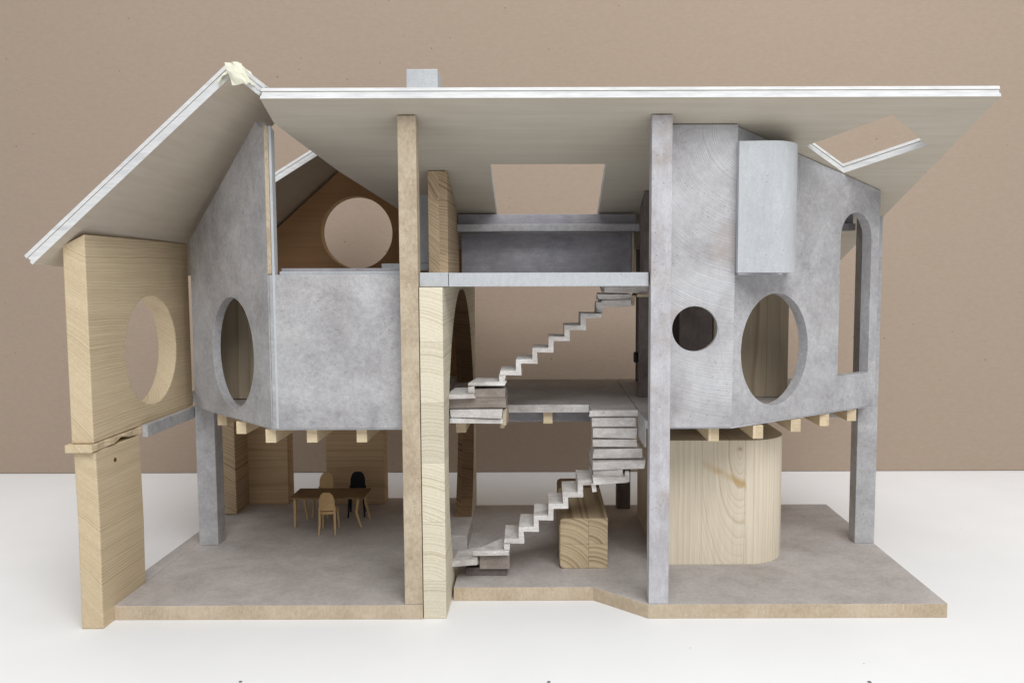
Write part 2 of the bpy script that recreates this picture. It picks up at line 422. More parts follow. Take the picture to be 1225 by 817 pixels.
# lip between the two blocks
bm = bmesh.new()
rg = random.Random(3)
lp = []
for i in range(13):
    d = 0.966 + 0.122 * i / 12; lp.append((SX1 + 0.0012 + (0.0012 * math.sin(i * 1.7)), d))
rp = [(SX0 - 0.0048 + 0.0005 * math.sin(i * 2.1), 0.966 + 0.122 * (12 - i) / 12) for i in range(13)]
plate(bm, lp + rp, [], lambda x, d: (x, d - 1, zt - 0.0006), (0, 0, -1), 0.0092)
for v in bm.verts:
    if v.co.z < zt - 0.006 and v.co.x > SX1 - 0.002:
        t_ = (v.co.y + 1 - 1.042) / 0.018
        v.co.z += 0.0052 * math.exp(-t_ * t_) + 0.0006 * math.sin(v.co.y * 190)
finish('timber_lip', bm, M['pine'], H, 0.0012)
# lower block, a bit rough
bm = bmesh.new()
plate(bm, [(0.974, 0.0), (1.083, 0.0), (1.086, 0.1), (1.083, zt - 0.0106), (1.06, zt - 0.0106), (0.974, zt - 0.0106), (0.9765, 0.13), (0.975, 0.07)], [],
      lambda d, z: (SX1 + 0.001, d - 1, z), (-1, 0, 0), SX1 - SX0)
o = finish('timber_wall', bm, M['pine'], H, 0.0016); o['label'] = 'plain pine block below the one with the round hole'
# small drilled hole with splinters near its top
bm = bmesh.new()
bmesh.ops.create_cone(bm, cap_ends=True, segments=10, radius1=0.0034, radius2=0.0022, depth=0.002)
bmesh.ops.transform(bm, matrix=Matrix.Translation((SX1 + 0.0012, 0.0175, zt - 0.029)) @ Matrix.Rotation(math.pi / 2, 4, 'Y'), verts=bm.verts)
finish('knot', bm, mat_mdf('dark_knot', rgb(120, 90, 60), rgb(80, 55, 35), 0.0), o, 0.0)

# back wall of the left room
bx('timber_wall', -0.5485, -0.5225, 1.3955, 1.457, ZF + 0.0002, Z1B - 0.001, M['pine_brown'], H, 0.001)
bx('back_wall', -0.5485, -0.4530, 1.458, 1.4925, ZF, Z1B - 0.001, M['back_wood'], H, 0.001)
bx('back_wall', -0.3850, -0.2825, 1.458, 1.4925, ZF, Z1B - 0.001, M['back_wood'], H, 0.001)

# spine: laminated pine with a huge elliptical opening
bm = bmesh.new()
ec, eh, ea, eb = 1.238, HC - 0.240, 0.193, 0.222
n = 72; arc = []
a0 = math.asin((0.0 - eh) / eb + 0.0) if abs((0.0 - eh) / eb) < 1 else -math.pi / 2
pts = []
th0 = math.asin(max(-1, (0.0 - eh) / eb))
for i in range(n + 1):
    th = th0 + (math.pi - 2 * th0) * i / n
    pts.append((ec + ea * math.cos(th), max(0.0, eh + eb * math.sin(th))))
# outline: start front bottom, up, back, down, then along the opening
outer = [(1.001, 0.0), (1.001, Z2B - 0.0006), (1.475, Z2B - 0.0006), (1.475, 0.0)] + pts
plate(bm, outer, [], lambda d, z: (-0.1205, d - 1, z), (-1, 0, 0), 0.0280)
bm.normal_update()
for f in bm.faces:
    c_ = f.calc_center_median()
    if abs(f.normal.x) < 0.2 and c_.y > 0.26 and c_.y < 0.44 and c_.z < Z2B - 0.004: f.material_index = 1  # rear stretch of the opening's inner face takes the darker brown pine
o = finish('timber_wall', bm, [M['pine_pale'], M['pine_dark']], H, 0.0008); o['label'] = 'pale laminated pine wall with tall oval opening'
# step block in the opening
bx('step', -0.146, -0.1130, 1.2045, 1.300, ZF, ZF + 0.0225, M['paint_floor'], H)

# first floor ---------------------------------------------------------------
MP = [M['paint_floor'], M['paint_light']]
A0 = (-0.3365, 1.024); A1 = (-0.5040, 1.199)
B0 = (0.2325, 1.0255); B1 = (0.4795, 1.199)
hplate('upper_floor', [(-0.1500, 1.0255), (-0.1500, 1.54), (-0.556, 1.54), (-0.556, 1.256), (-0.507, 1.256), (-0.5035, 1.2035), (-0.3350, 1.0255)], Z1B, Z1B + 0.0095, MP, H)
hplate('upper_floor', [(-0.1195, 1.159), (-0.0526, 1.159), (0.064, 1.159), (0.064, 1.112), (0.1265, 1.112), (0.1265, DB), (-0.1195, DB), (-0.1195, 1.41), (-0.1490, 1.41), (-0.1490, 1.09), (-0.1195, 1.09)], Z1B, Z1, MP, H)
hplate('upper_floor', [(0.1275, 1.0250), (0.2330, 1.0264), (0.4785, 1.2012), (0.4785, DB), (0.1275, DB)], Z1B, Z1 + 0.0004, MP, H)
bx('fascia', 0.1262, 0.1283, 1.031, 1.111, HC - 0.214, Z1 + 0.0008, M['paint'], H, 0.0004)
bx('beam', -0.115, 0.1255, 1.184, 1.194, ZJ - 0.0006, Z1B - 0.0006, M['paint_dark'], H)

# joists
def joist(u, d0, d1, top=Z1B - 0.0008, w=0.0132):
    x = P(u, 510, d0).x
    bx('joist', x - w / 2, x + w / 2, d0, d1, ZJ, top, M['joist'], H, 0.0006)
def dwallA(x): t = (x - A0[0]) / (A1[0] - A0[0]); return A0[1] + (A1[1] - A0[1]) * t
def dwallB(x): t = (x - B0[0]) / (B1[0] - B0[0]); return B0[1] + (B1[1] - B0[1]) * t
for u in (323.5, 372.8, 432.5): joist(u, 1.036, 1.45)
for u, d in ((288.5, 1.095), (266, 1.16)): joist(u, d, 1.39)
for u, d in ((854, 1.036), (907, 1.052), (952, 1.098), (986, 1.14), (1018.5, 1.180)): joist(u, d, 1.235 if u > 955 else 1.44)
joist(655.5, 1.166, 1.1835)
joist(551.5, 1.10, 1.1835)
joist(601.0, 1.132, 1.1835, w=0.006)

# walls of the left bay ------------------------------------------------------
xl = P(324.5, 420, 1.024).x
wall('front_wall', (xl, 1.0235), (-0.1720, 1.0235), [(0, Z1B + 0.0022), (-0.1720 - xl, Z1B + 0.0022), (-0.1720 - xl, HC + 0.0022), (0, HC + 0.0022)], [], 0.009, M['paint'], H)
bx('ledge', -0.3250, -0.1725, 1.034, 1.040, Z2B, HC + 0.0062, M['paint_light'], H, 0.0004)
bx('ledge', -0.3250, -0.1725, 1.0415, 1.047, Z2B, HC + 0.0100, M['paint_dark'], H, 0.0004)
L = (Vector(A1) - Vector(A0)).length
zA = lambda s: HC + 0.5035 + 0.896 * (A0[0] + (A1[0] - A0[0]) * s / L)
def zAtop(s):
    d = A0[1] + (A1[1] - A0[1]) * s / L
    return zA(s)
# wall starts at its left (rear) end so that the thickness goes inwards
outl = [(0, Z1B + 0.0022), (L, Z1B + 0.0022), (L, HC + 0.178), (L - 0.012, HC + 0.1815)] + [(L - s, zA(s)) for s in (0.020, 0.1, 0.2, L)]
hc = 1.103 ; ht = (hc - A0[1]) / (A1[1] - A0[1])
wall('side_wall', A1, A0, outl, [ring(L - L * ht, HC - 0.1005, 0.0640, 0.0735)], 0.0115, [M['paint'], M['paint']], H)
# post at the corner where the two walls meet: raw edge and light edge
post('corner_trim', A0[0] + 0.0003, A0[0] + 0.0055, 1.0225, 1.036, HC + 0.003, M['mdf'], lambda d: zmain(d) - 0.0015)
post('corner_trim', A0[0] + 0.0058, A0[0] + 0.0092, 1.0225, 1.036, Z1B + 0.002, M['paint_light'], lambda d: zmain(d) - 0.0015)
# inner wall and ceiling closing the room behind the round hole
bx('inner_wall', -0.5050, -0.1500, 1.220, 1.230, Z1 + 0.0008, HC - 0.0140, M['inner_wood'], H)
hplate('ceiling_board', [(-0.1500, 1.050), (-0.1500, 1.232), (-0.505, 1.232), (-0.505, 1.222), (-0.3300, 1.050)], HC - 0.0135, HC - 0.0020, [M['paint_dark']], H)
# gable wall at the back with its round window
gx0, gx1 = -0.556, -0.1320
ridge = -0.345
g_out = [(0, Z1B + 0.010), (gx1 - gx0, Z1B + 0.010), (gx1 - gx0, HC + 0.222 - 0.80 * (gx1 - ridge) - 0.004)]
g_out += [(ridge - gx0, zleft(ridge, 1.53) - 0.006), (0, zleft(gx0, 1.53) - 0.004)]
pc = P(426.5, 278.5, 1.505)
wall('gable_wall', (gx0, 1.505), (gx1, 1.505), g_out, [ring(pc.x - gx0, pc.z, 0.0640)], 0.026, [M['gable_wood'], M['back_wood']], H, side=1)

# centre, upper level ------------------------------------------------------
MS = [M['paint'], M['paint_light']]
hplate('second_floor', [(-0.1490, 1.010), (-0.1145, 1.010), (-0.1145, DB), (-0.1490, DB)], Z2B, Z2 + 0.0004, [M['paint_light'], M['paint_light']], H)
hplate('second_floor', [(-0.1138, 1.010), (0.1270, 1.010), (0.1270, DB), (-0.1138, DB)], Z2B, Z2, [M['paint_light'], M['paint_light']], H)
o = post('timber_fin', -0.1550, -0.1285, 1.137, 1.292, Z2 + 0.0006, M['pine_brown'], lambda d: zmain(d) - 0.0012)
# chimney shaft through the roof
post('chimney_shaft', -0.1945, -0.1558, 1.212, 1.262, HC + 0.0185, M['paint_light'], lambda d: zmain(d) - 0.001)
bx('chimney', -0.1935, -0.1490, 1.212, 1.262, zmain(1.262) + 0.0148, HC + 0.2925, M['paint_light'], H, 0.0010)
bx('chimney_foot', -0.2320, -0.1555, 1.205, 1.268, HC + 0.0080, HC + 0.0182, M['paint_light'], H, 0.0005)
# balustrade boards
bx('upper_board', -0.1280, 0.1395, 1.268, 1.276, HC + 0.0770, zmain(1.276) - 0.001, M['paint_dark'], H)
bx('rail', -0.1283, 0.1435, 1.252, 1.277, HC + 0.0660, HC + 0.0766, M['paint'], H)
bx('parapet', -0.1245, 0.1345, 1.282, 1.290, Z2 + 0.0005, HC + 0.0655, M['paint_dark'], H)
bx('edge_strip', 0.1350, 0.1385, 1.280, 1.288, Z2 + 0.0005, HC + 0.0655, M['mdf'], H, 0.0003)
bx('rail', 0.158, 0.4670, 1.258, 1.279, HC + 0.0660, HC + 0.0766, M['paint'], H)
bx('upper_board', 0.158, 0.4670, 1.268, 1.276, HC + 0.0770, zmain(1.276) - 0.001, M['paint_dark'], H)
# partition between stair and right room
post('partition', 0.1440, 0.1570, 1.198, 1.2505, Z2 + 0.0008, M['paint_brown'], lambda d: zmain(d) - 0.0012)
bx('partition', 0.1397, 0.1555, 1.222, 1.238, Z1 + 0.0006, Z2B - 0.0006, M['paint_brown'], H)
bx('clip', 0.1335, 0.1392, 1.224, 1.236, HC - 0.128, HC - 0.1125, M['black_rubber'], H, 0.0018)

# right room ----------------------------------------------------------------
s3 = B0[0] - 0.1535
h1c = P(831, 393.5, 1.0235)
out = [(0, Z1B + 0.0022), (s3, Z1B + 0.0022), (s3 + 0.0030, zmain(1.0235) - 0.0015), (0, zmain(1.0235) - 0.0015)]
wall('front_wall', (0.1535, 1.0225), (B0[0], 1.0225), out, [ring(h1c.x - 0.1535, h1c.z, 0.0278)], 0.009, M['paint_brushed'], H)
LB = (Vector(B1) - Vector(B0)).length
def onB(u, v):
    """(s, z) on the slanted right wall seen at pixel"""
    lo, hi = 0.0, LB
    for _ in range(50):
        mid = (lo + hi) / 2; f = mid / LB
        x = B0[0] + (B1[0] - B0[0]) * f; d = B0[1] + (B1[1] - B0[1]) * f
        if P(u, v, d).x > x: lo = mid
        else: hi = mid
    d = B0[1] + (B1[1] - B0[1]) * lo / LB
    return lo, P(u, v, d).z
s0, za = onB(886.5, 418); s1, zb = onB(966.5, 418)
zt1 = onB(922, 351)[1]; zt2 = onB(922, 485)[1]
big = ring((s0 + s1) / 2, (zt1 + zt2) / 2, (s1 - s0) / 2, (zt1 - zt2) / 2)
w0, wz = onB(1004.5, 350); w1, _ = onB(1041, 350)
wb = onB(1022, 447.5)[1]; wt = onB(1022, 254)[1]
wr = (w1 - w0) / 2
arch = [(w0, wb), (w1, wb)] + [(w0 + wr + wr * math.cos(math.pi * i / 22), wt - wr + wr * math.sin(math.pi * i / 22)) for i in range(23)]
zr = lambda s: zmain(B0[1] + (B1[1] - B0[1]) * s / LB) - 0.0015
out = [(0, Z1B + 0.0022), (LB, Z1B + 0.0022), (LB, zr(LB)), (0, zr(0))]
wall('side_wall', B0, B1, out, [big, arch], 0.0150, M['paint'], H)
# oriel: rounded pale card shell on the slanted wall
ox0 = 0.2340
plan = [(ox0, 1.0215), (ox0, 1.0100), (0.2700, 1.0060)]
for i in range(1, 15):
    a = math.pi / 2 * i / 14
    plan.append((0.2700 + 0.0465 * math.sin(a), 1.062 - 0.056 * math.cos(a)))
def onwall(x): return B0[1] + (B1[1] - B0[1]) * (x - B0[0]) / (B1[0] - B0[0]) - 0.0006
plan += [(0.3165, onwall(0.3165) - 0.0004)]
bm = bmesh.new()
plate(bm, plan, [], lambda x, d: (x, d - 1, HC + 0.1590), (0, 0, -1), 0.1562)
finish('oriel', bm, M['paint_light'], H, 0.0004, smooth=True)
bx('oriel_base', ox0 + 0.0006, 0.288, 1.0095, 1.058, HC + 0.0004, HC + 0.0026, M['paint_dark'], H, 0.0)
# things inside the right room
bx('inner_wall', 0.2500, 0.3600, 1.224, 1.400, Z1 + 0.0008, HC + 0.0650, M['inner_wood'], H)
bx('inner_wall', 0.1565, 0.3800, 1.405, 1.415, Z1 + 0.0008, zmain(1.415) - 0.001, M['paint_brown'], H)
bx('inner_wall', 0.2000, 0.2480, 1.224, 1.232, Z1 + 0.0008, HC + 0.0650, M['paint_brown'], H)

# ------------------------------------------------------------------ roofs
def on_main(u, v):
    lo, hi = 0.5, 2.5
    for _ in range(60):
        mid = (lo + hi) / 2
        if P(u, v, mid).z < zmain(mid): lo = mid
        else: hi = mid
    return (P(u, v, lo).x, lo)
def ply(name, outer, holes, zf, nrm, parent, under, t=0.0135):
    """three plies; the middle one set back a hair at the edges"""
    bm = bmesh.new(); nrm = Vector(nrm).normalized()
    def grow(loop, amt):
        k = len(loop); A = sum(loop[i][0] * loop[(i + 1) % k][1] - loop[(i + 1) % k][0] * loop[i][1] for i in range(k))
        sg = 1 if A > 0 else -1; res = []
        for i in range(k):
            p, q, r = Vector(loop[i - 1]), Vector(loop[i]), Vector(loop[(i + 1) % k])
            e1 = (q - p).normalized(); e2 = (r - q).normalized()
            n1 = Vector((e1.y, -e1.x)) * sg; n2 = Vector((e2.y, -e2.x)) * sg
            mm = (n1 + n2); mm = mm / max(0.4, mm.dot(n1))
            res.append(tuple(q + mm * amt))
        return res
    for k, (f0, f1, off) in enumerate(((0.0, 0.30, 0.0), (0.33, 0.67, -0.0009), (0.70, 1.0, 0.0))):
        o_ = grow(outer, off); h_ = [grow(h, -off) for h in holes]
        plate(bm, o_, h_, lambda x, d: Vector((x, d - 1, zf(x, d))) + nrm * (f0 * t), nrm, (f1 - f0) * t, side=1, back=1)
        if k < 2:
            o2 = grow(outer, -0.0028); h2 = [grow(h, 0.0028) for h in holes]
            plate(bm, o2, h2, lambda x, d: Vector((x, d - 1, zf(x, d))) + nrm * ((f1 - 0.002) * t), nrm, 0.034 * t, side=1, back=1)
    for f in bm.faces:
        pass
    return finish(name, bm, [under, M['ply_edge']], parent, 0.0)

cL = on_main(311, 118.3); cR = on_main(1197.5, 116)
sky1 = [on_main(586, 196.8), on_main(725, 196.8)]
sx0, sx1 = sky1[0][0], sky1[1][0]; sd0 = sky1[0][1]
q = [on_main(*p) for p in ((964.4, 174.8), (1067.8, 137.3), (1109.2, 174.2), (1009.6, 207))]
v1, v2, v3 = on_main(328, 148), on_main(405, 205), on_main(476, 250)
edge = on_main(1057, 258)
outer = [cL, (cR[0], cL[1]), ((cR[0] + edge[0]) / 2, 1.54), (-0.08, 1.54), (-0.135, 1.42), v3, v2, v1]
print('main roof', outer, 'skylights', sx0, sx1, sd0, q)
main_roof = ply('roof', outer, [[(sx0, sd0), (sx1, sd0), (sx1, sd0 + 0.200), (sx0, sd0 + 0.200)], q], lambda x, d: zmain(d), (0, 0.352, 1), H, M['ply_under'])
main_roof['label'] = 'long plywood roof with two skylight openings'
ex = P(40, 318, 0.955).x
hole = [(-0.405, 1.145), (-0.348, 1.145), (-0.348, 1.385), (-0.432, 1.315)]
rl = ply('roof', [(ex, 0.953), (ridge, 0.953), (ridge, 1.56), (ex, 1.56)], [hole], lambda x, d: zleft(x, d), (-0.896, 0.03, 1), H, M['ply_under_side'])
rl['label'] = 'steep plywood roof on the left'
zrb = lambda x, d: HC + 0.2235 - 0.80 * (x - ridge) - 0.03 * (d - 0.955)
rb = ply('roof', [(ridge + 0.001, 0.957), (-0.3240, 0.974), (-0.3240, 1.035), (-0.205, 1.275), (-0.075, 1.56), (ridge + 0.001, 1.56)], [], zrb, (0.80, 0.03, 1), H, M['ply_under_side'])
rb['label'] = 'narrow right-hand slope behind the taped ridge'

# masking tape, crumpled over the ridge
bm = bmesh.new()
rg = random.Random(11)
def strip(pts, w, d0):
    rows = []
    for (u, v, dd) in pts:
        c = P(u, v, dd)
        rows.append((c, dd))
    return rows
nu, nv = 16, 9
grid = []
prof = [(-0.0150, -0.0115), (-0.0105, -0.0030), (-0.0055, 0.0050), (0.0, 0.0105), (0.0055, 0.0075), (0.0095, 0.0010), (0.0140, -0.0045), (0.0175, -0.0105)]
rx = ridge - 0.0010; rz = HC + 0.2235 + 0.0050
for j in range(nv):
    dj = 0.9455 + 0.052 * j / (nv - 1)
    row = []
    for i, (px_, pz_) in enumerate(prof):
        jit = 0.0026
        sag = -0.011 * max(0, 1 - j / 1.6) if 2 <= i <= 5 else -0.004 * max(0, 1 - j / 1.6)
        row.append(bm.verts.new((rx + 0.0015 + px_ * 1.0 + rg.uniform(-jit, jit), dj - 1 + rg.uniform(-jit, jit), rz + pz_ + sag + rg.uniform(-jit, jit))))
    grid.append(row)
for j in range(nv - 1):
    for i in range(len(prof) - 1):
        bm.faces.new((grid[j][i], grid[j][i + 1], grid[j + 1][i + 1], grid[j + 1][i]))
# a hanging flap in front of the joint
fl = []
for j in range(5):
    row = []
    for i in range(5):
        row.append(bm.verts.new((rx - 0.004 + 0.0042 * i + 0.0016 * j + rg.uniform(-.0012, .0012), -0.056 + rg.uniform(-.0022, .0022), rz + 0.008 - 0.0058 * j + rg.uniform(-.001, .001) - 0.001 * abs(i - 2))))
    fl.append(row)
for j in range(4):
    for i in range(4): bm.faces.new((fl[j][i], fl[j][i + 1], fl[j + 1][i + 1], fl[j + 1][i]))
tp = finish('masking_tape', bm, M['tape'], H, 0.0)
so = tp.modifiers.new('thick', 'SOLIDIFY'); so.thickness = 0.0009

# ------------------------------------------------------------------ stairs
def zigzag(name, x0, z_first, run, rise, n, tt, rt, d0, d1, mat, parent, last=0.0):
    """folded stair: treads and risers as one strip, extruded in depth"""
    up = []; lo = []
    for i in range(n):
        x = x0 + i * run; z = z_first + i * rise
        up += [(x, z), (x + run, z)]
    up[-1] = (up[-1][0] + last, up[-1][1])
    for i in reversed(range(n)):
        x = x0 + i * run; z = z_first + i * rise
        xe = x + run + rt + (last if i == n - 1 else 0)
        if i == n - 1: lo += [(xe - rt, z - tt), (x + rt, z - tt)]
        else: lo += [(x + run + rt, z - tt), (x + rt if i > 0 else x, z - tt)]
    bm = bmesh.new()
    plate(bm, up + lo, [], lambda x, z: (x, d0 - 1, z), (0, 1, 0), d1 - d0)
    rgs = random.Random(n)
    for v in bm.verts: v.co += Vector((rgs.uniform(-.0007, .0007), rgs.uniform(-.0015, .0015), rgs.uniform(-.0007, .0007)))
    return finish(name, bm, mat, parent, 0.0004)

st = thing('staircase', '', '', (0, 0, 0)); del st['label']; del st['category']; st.parent = H
# lower flight
D0, D1 = 1.090, 1.150
a = P(603, 644, D0); b = P(691, 574.8, D0)
run = (b.x - a.x) / 5; rise = (b.z - a.z) / 5
zigzag('stair_flight', a.x, a.z, run, rise, 6, 0.0068, 0.0072, D0, D1, M['stair'], st, last=0.002)
def tread(pts, z, t, mat=None, nm='tread', jit=None):
    bm = bmesh.new(); jit = jit or J
    plate(bm, pts, [], lambda x, d: (x, d - 1, z), (0, 0, -1), t)
    for v in bm.verts: v.co += Vector((random.uniform(-jit, jit), random.uniform(-jit, jit), random.uniform(-jit, jit) * 0.6))
    return finish(nm, bm, mat or M['stair'], st, 0.0004)
z = a.z - rise
J = 0.0009
xs0 = P(566.5, 663, D0).x
tread([(xs0, 1.086), (a.x + 0.0072, 1.086), (a.x + 0.0072, 1.150), (a.x - 0.002, 1.150)], z, 0.0066)
tread([(a.x, 1.0895), (a.x + 0.0072, 1.0895), (a.x + 0.0072, 1.149), (a.x, 1.149)], z + rise - 0.0072, rise - 0.0076)
xs1 = P(541, 672, 1.08).x
tread([(xs1, 1.072), (P(571, 674, 1.08).x, 1.080), (P(571, 674, 1.08).x, 1.135), (xs1 + 0.004, 1.118)], z - 0.0098, 0.0070)
bm = bmesh.new(); box(bm, P(573.5, 680, 1.09).x, P(609.5, 680, 1.09).x, 1.094, 1.106, z - 0.0275, z - 0.0072)
finish('stair_base', bm, M['stair_raw'], st, 0.0006)
bm = bmesh.new(); box(bm, P(549, 680, 1.09).x, P(573, 680, 1.09).x, 1.096, 1.135, z - 0.0215, z - 0.0175)
finish('stair_base', bm, M['stair_raw'], st, 0.0006)
bm = bmesh.new(); box(bm, P(556, 680, 1.09).x, P(606, 680, 1.09).x, 1.100, 1.130, ZF, z - 0.0278)
finish('stair_base', bm, M['paint_brown'], st, 0.0004)
# winder up to the landing
J = 0.0016
x7 = P(708.5, 570, 1.085).x
zz = b.z
tread([(x7, 1.078), (P(750, 568, 1.085).x, 1.084), (P(753, 568, 1.085).x, 1.100), (x7 + 0.010, 1.160), (x7, 1.160)], zz + 0.006, 0.0085)
tread([(x7 - 0.0006, 1.0815), (x7 + 0.005, 1.0815), (x7 + 0.006, 1.155), (x7 - 0.0006, 1.155)], zz - 0.0018, 0.012)
tread([(P(748, 568, 1.09).x, 1.087), (P(754, 568, 1.09).x, 1.087), (P(754, 568, 1.09).x, 1.10), (P(748, 568, 1.09).x, 1.10)], zz + 0.0125, 0.015)
tread([(x7 - 0.0004, 1.086), (P(770.5, 548, 1.1).x, 1.094), (P(772, 548, 1.1).x, 1.118), (x7 + 0.03, 1.160), (x7, 1.160)], zz + 0.0265, 0.0120)
tread([(x7 + 0.003, 1.092), (x7 + 0.040, 1.089), (x7 + 0.036, 1.16), (x7 + 0.003, 1.16)], zz + 0.0145, 0.0085)
tread([(x7 + 0.002, 1.096), (P(767.5, 535, 1.1).x, 1.100), (P(767.5, 535, 1.1).x, 1.160), (x7 + 0.002, 1.160)], zz + 0.0405, 0.0130)
z13 = Z1 - 0.0008
for i, (t, xx0, xx1, dd) in enumerate(((0.0085, 705, 765, 1.1085), (0.0125, 708, 761, 1.1060), (0.0145, 709, 762, 1.1035), (0.010, 710, 763, 1.1015))):
    zt_ = (HC - 0.1800, HC - 0.1895, HC - 0.2030, HC - 0.2185)[i]
    tread([(P(xx0, 510, dd).x, dd), (P(xx1, 510, dd).x, dd), (P(xx1, 510, dd).x, 1.111 if i == 0 else 1.15), (P(xx0, 510, dd).x, 1.111 if i == 0 else 1.15)], zt_ - 0.0003, t - 0.0012)
# strip along the landing edge
bx('landing_edge', -0.0520, 0.0632, 1.1555, 1.1585, Z1B - 0.0004, Z1 + 0.0004, M['stair'], st, 0.0003)

# upper flight
U0, U1 = 1.075, 1.130
a2 = P(598, 443.5, U0); b2 = P(694.5, 375.5, U0)
run2 = (b2.x - a2.x) / 5; rise2 = (b2.z - a2.z) / 5
zigzag('stair_flight', a2.x, a2.z, run2, rise2, 6, 0.0060, 0.0070, U0, U1, M['stair'], st, last=0.0065)
tread([(P(560, 459, U0).x, U0 - 0.002), (a2.x + 0.007, U0 - 0.002), (a2.x + 0.007, U1), (P(566, 459, U0).x, U1)], a2.z - rise2, 0.0054)
tread([(a2.x, U0 + 0.0006), (a2.x + 0.0068, U0 + 0.0006), (a2.x + 0.0068, U1), (a2.x, U1)], a2.z - 0.0054, rise2 - 0.0056)
tread([(P(534.5, 472, 1.065).x, 1.060), (P(568, 472, 1.065).x, 1.066), (P(568, 472, 1.065).x, U1), (P(538, 472, 1.065).x, U1)], P(550, 471, 1.065).z, 0.0062)
tread([(P(560.5, 472, U0).x, U0 - 0.0015), (P(568.5, 472, U0).x, U0 - 0.0015), (P(568.5, 472, U0).x, U1), (P(560.5, 472, U0).x, U1)], a2.z - rise2 - 0.0056, 0.0085)
x5 = lambda u: P(u, 490, 1.078).x
zs = lambda v: P(570, v, 1.078).z
tread([(x5(569), 1.079), (x5(605), 1.077), (x5(605), U1), (x5(569), U1)], zs(464.5), zs(464.5) - zs(475.5), M['stair_raw'])
tread([(x5(536), 1.074), (x5(604.5), 1.078), (x5(604.5), U1), (x5(536), U1)], zs(476.3), zs(476.3) - zs(488.5), M['stair_raw'])
tread([(x5(539), 1.077), (x5(601), 1.070), (x5(601), U1), (x5(539), U1)], zs(489.5), zs(489.5) - zs(499.0), M['stair'])
tread([(x5(539), 1.075), (x5(601), 1.073), (x5(601), U1), (x5(539), U1)], zs(500.2), zs(500.2) - zs(505.8), M['stair'])
tread([(x5(600.5), 1.083), (x5(606), 1.083), (x5(606), U1), (x5(600.5), U1)], zs(490), 0.022, M['mdf'])
# head of the upper flight
x6 = lambda u: P(u, 350, 1.078).x
zq = lambda v: P(740, v, 1.078).z
tread([(x6(714), 1.078), (x6(722.5), 1.078), (x6(722.5), U1), (x6(714), U1)], zq(361), zq(361) - zq(374.5))
tread([(x6(715.5), 1.074), (x6(754.5), 1.077), (x6(754.5), U1), (x6(715.5), U1)], zq(351.5), zq(351.5) - zq(358.5))
tread([(x6(719), 1.078), (x6(754.5), 1.074), (x6(754.5), U1), (x6(719), U1)], zq(359), zq(359) - zq(366.5))
tread([(x6(754.8), 1.077), (x6(760.5), 1.077), (x6(760.5), U1), (x6(754.8), U1)], zq(353.5), zq(353.5) - zq(366), M['mdf'])
tread([(x6(722), 1.073), (x6(776), 1.077), (x6(776), U1), (x6(722), U1)], zq(344), zq(344) - zq(350.5), M['stair'])
tread([(x6(719.5), 1.076), (x6(775), 1.072), (x6(775), U1), (x6(719.5), U1)], zq(337.5), zq(337.5) - zq(343.2), M['stair'])
tread([(x6(761), 1.070), (x6(778), 1.070), (x6(778), U1), (x6(761), U1)], zq(351), zq(351) - zq(354.8), M['mdf'])
sc_ = [o for o in bpy.data.objects if o.parent == st]

# ------------------------------------------------------------------ loose blocks
K = thing('timber_core', 'tall pale pine core with rounded corner, standing under the grey room on the right', 'wooden block', (0.25, 0.14, ZF))
plan = [(0.158, 1.142), (0.284, 1.142)]
for i in range(1, 21):
    t = math.pi / 2 * i / 20; plan.append((0.284 + 0.061 * math.sin(t), 1.203 - 0.061 * math.cos(t)))
plan += [(0.345, 1.39), (0.158, 1.39)]
bm = bmesh.new()
plate(bm, plan, [], lambda x, d: (x, d - 1, HC - 0.2275), (0, 0, -1), 0.2275 * 0 + (HC - 0.2275 - ZF))
for f in bm.faces:
    if abs(f.normal.z) > .9: pass
finish('body', bm, M['core'], K, 0.0006, smooth=True)
I = thing('kitchen_block', 'low laminated pine block with rings on its end, beside the lower stair', 'wooden block', (0.055, 0.2, ZF))
bm = bmesh.new(); 
xi0, xi1 = 0.0215, 0.0880
prof = [(xi0, ZF), (xi1, ZF), (xi1, ZF + 0.0705), (xi0 + 0.006, ZF + 0.0705), (xi0 + 0.0015, ZF + 0.069), (xi0, ZF + 0.065)]
prof[0] = (xi0 + 0.0065, ZF); prof.append((xi0, ZF + 0.006)); prof.append((xi0 + 0.0018, ZF + 0.0018))
plate(bm, prof, [], lambda x, z: (x, 0.127, z), (0, 1, 0), 0.168)
finish('body', bm, M['island'], I, 0.0008)
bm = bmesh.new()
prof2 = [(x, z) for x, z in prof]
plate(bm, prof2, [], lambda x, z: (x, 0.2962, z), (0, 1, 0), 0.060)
finish('dark_rear', bm, M['pine_dark'], I, 0.0012)  # rear length of the same block, in a darker brown

# ------------------------------------------------------------------ table and chairs
T = thing('dining_table', 'small brown table with splayed pale legs in the left room', 'table', (-0.348, 0.345, ZF))
zt2_ = ZF + 0.0505
bm = bmesh.new(); box(bm, -0.4070, -0.2890, 1.3150, 1.3740, zt2_ - 0.0028, zt2_)
finish('tabletop', bm, M['table_wood'], T, 0.0003)
def leg(pts, r, parent, mat, nm='leg'):
    bm = bmesh.new(); prev = None
    for k, p in enumerate(pts):
        rr = r * (1.0 if k < len(pts) - 1 else 0.75)
        vs = [bm.verts.new(Vector(p) + Vector((sx * rr, sy * rr, 0))) for sx, sy in ((-1, -1), (1, -1), (1, 1), (-1, 1))]
        if prev:
            for i in range(4): bm.faces.new((prev[i], prev[(i + 1) % 4], vs[(i + 1) % 4], vs[i]))
        else: bm.faces.new(vs)
        prev = vs
    bm.faces.new(prev[::-1])
    return finish(nm, bm, mat, parent, 0.0002)
zb = zt2_ - 0.0030
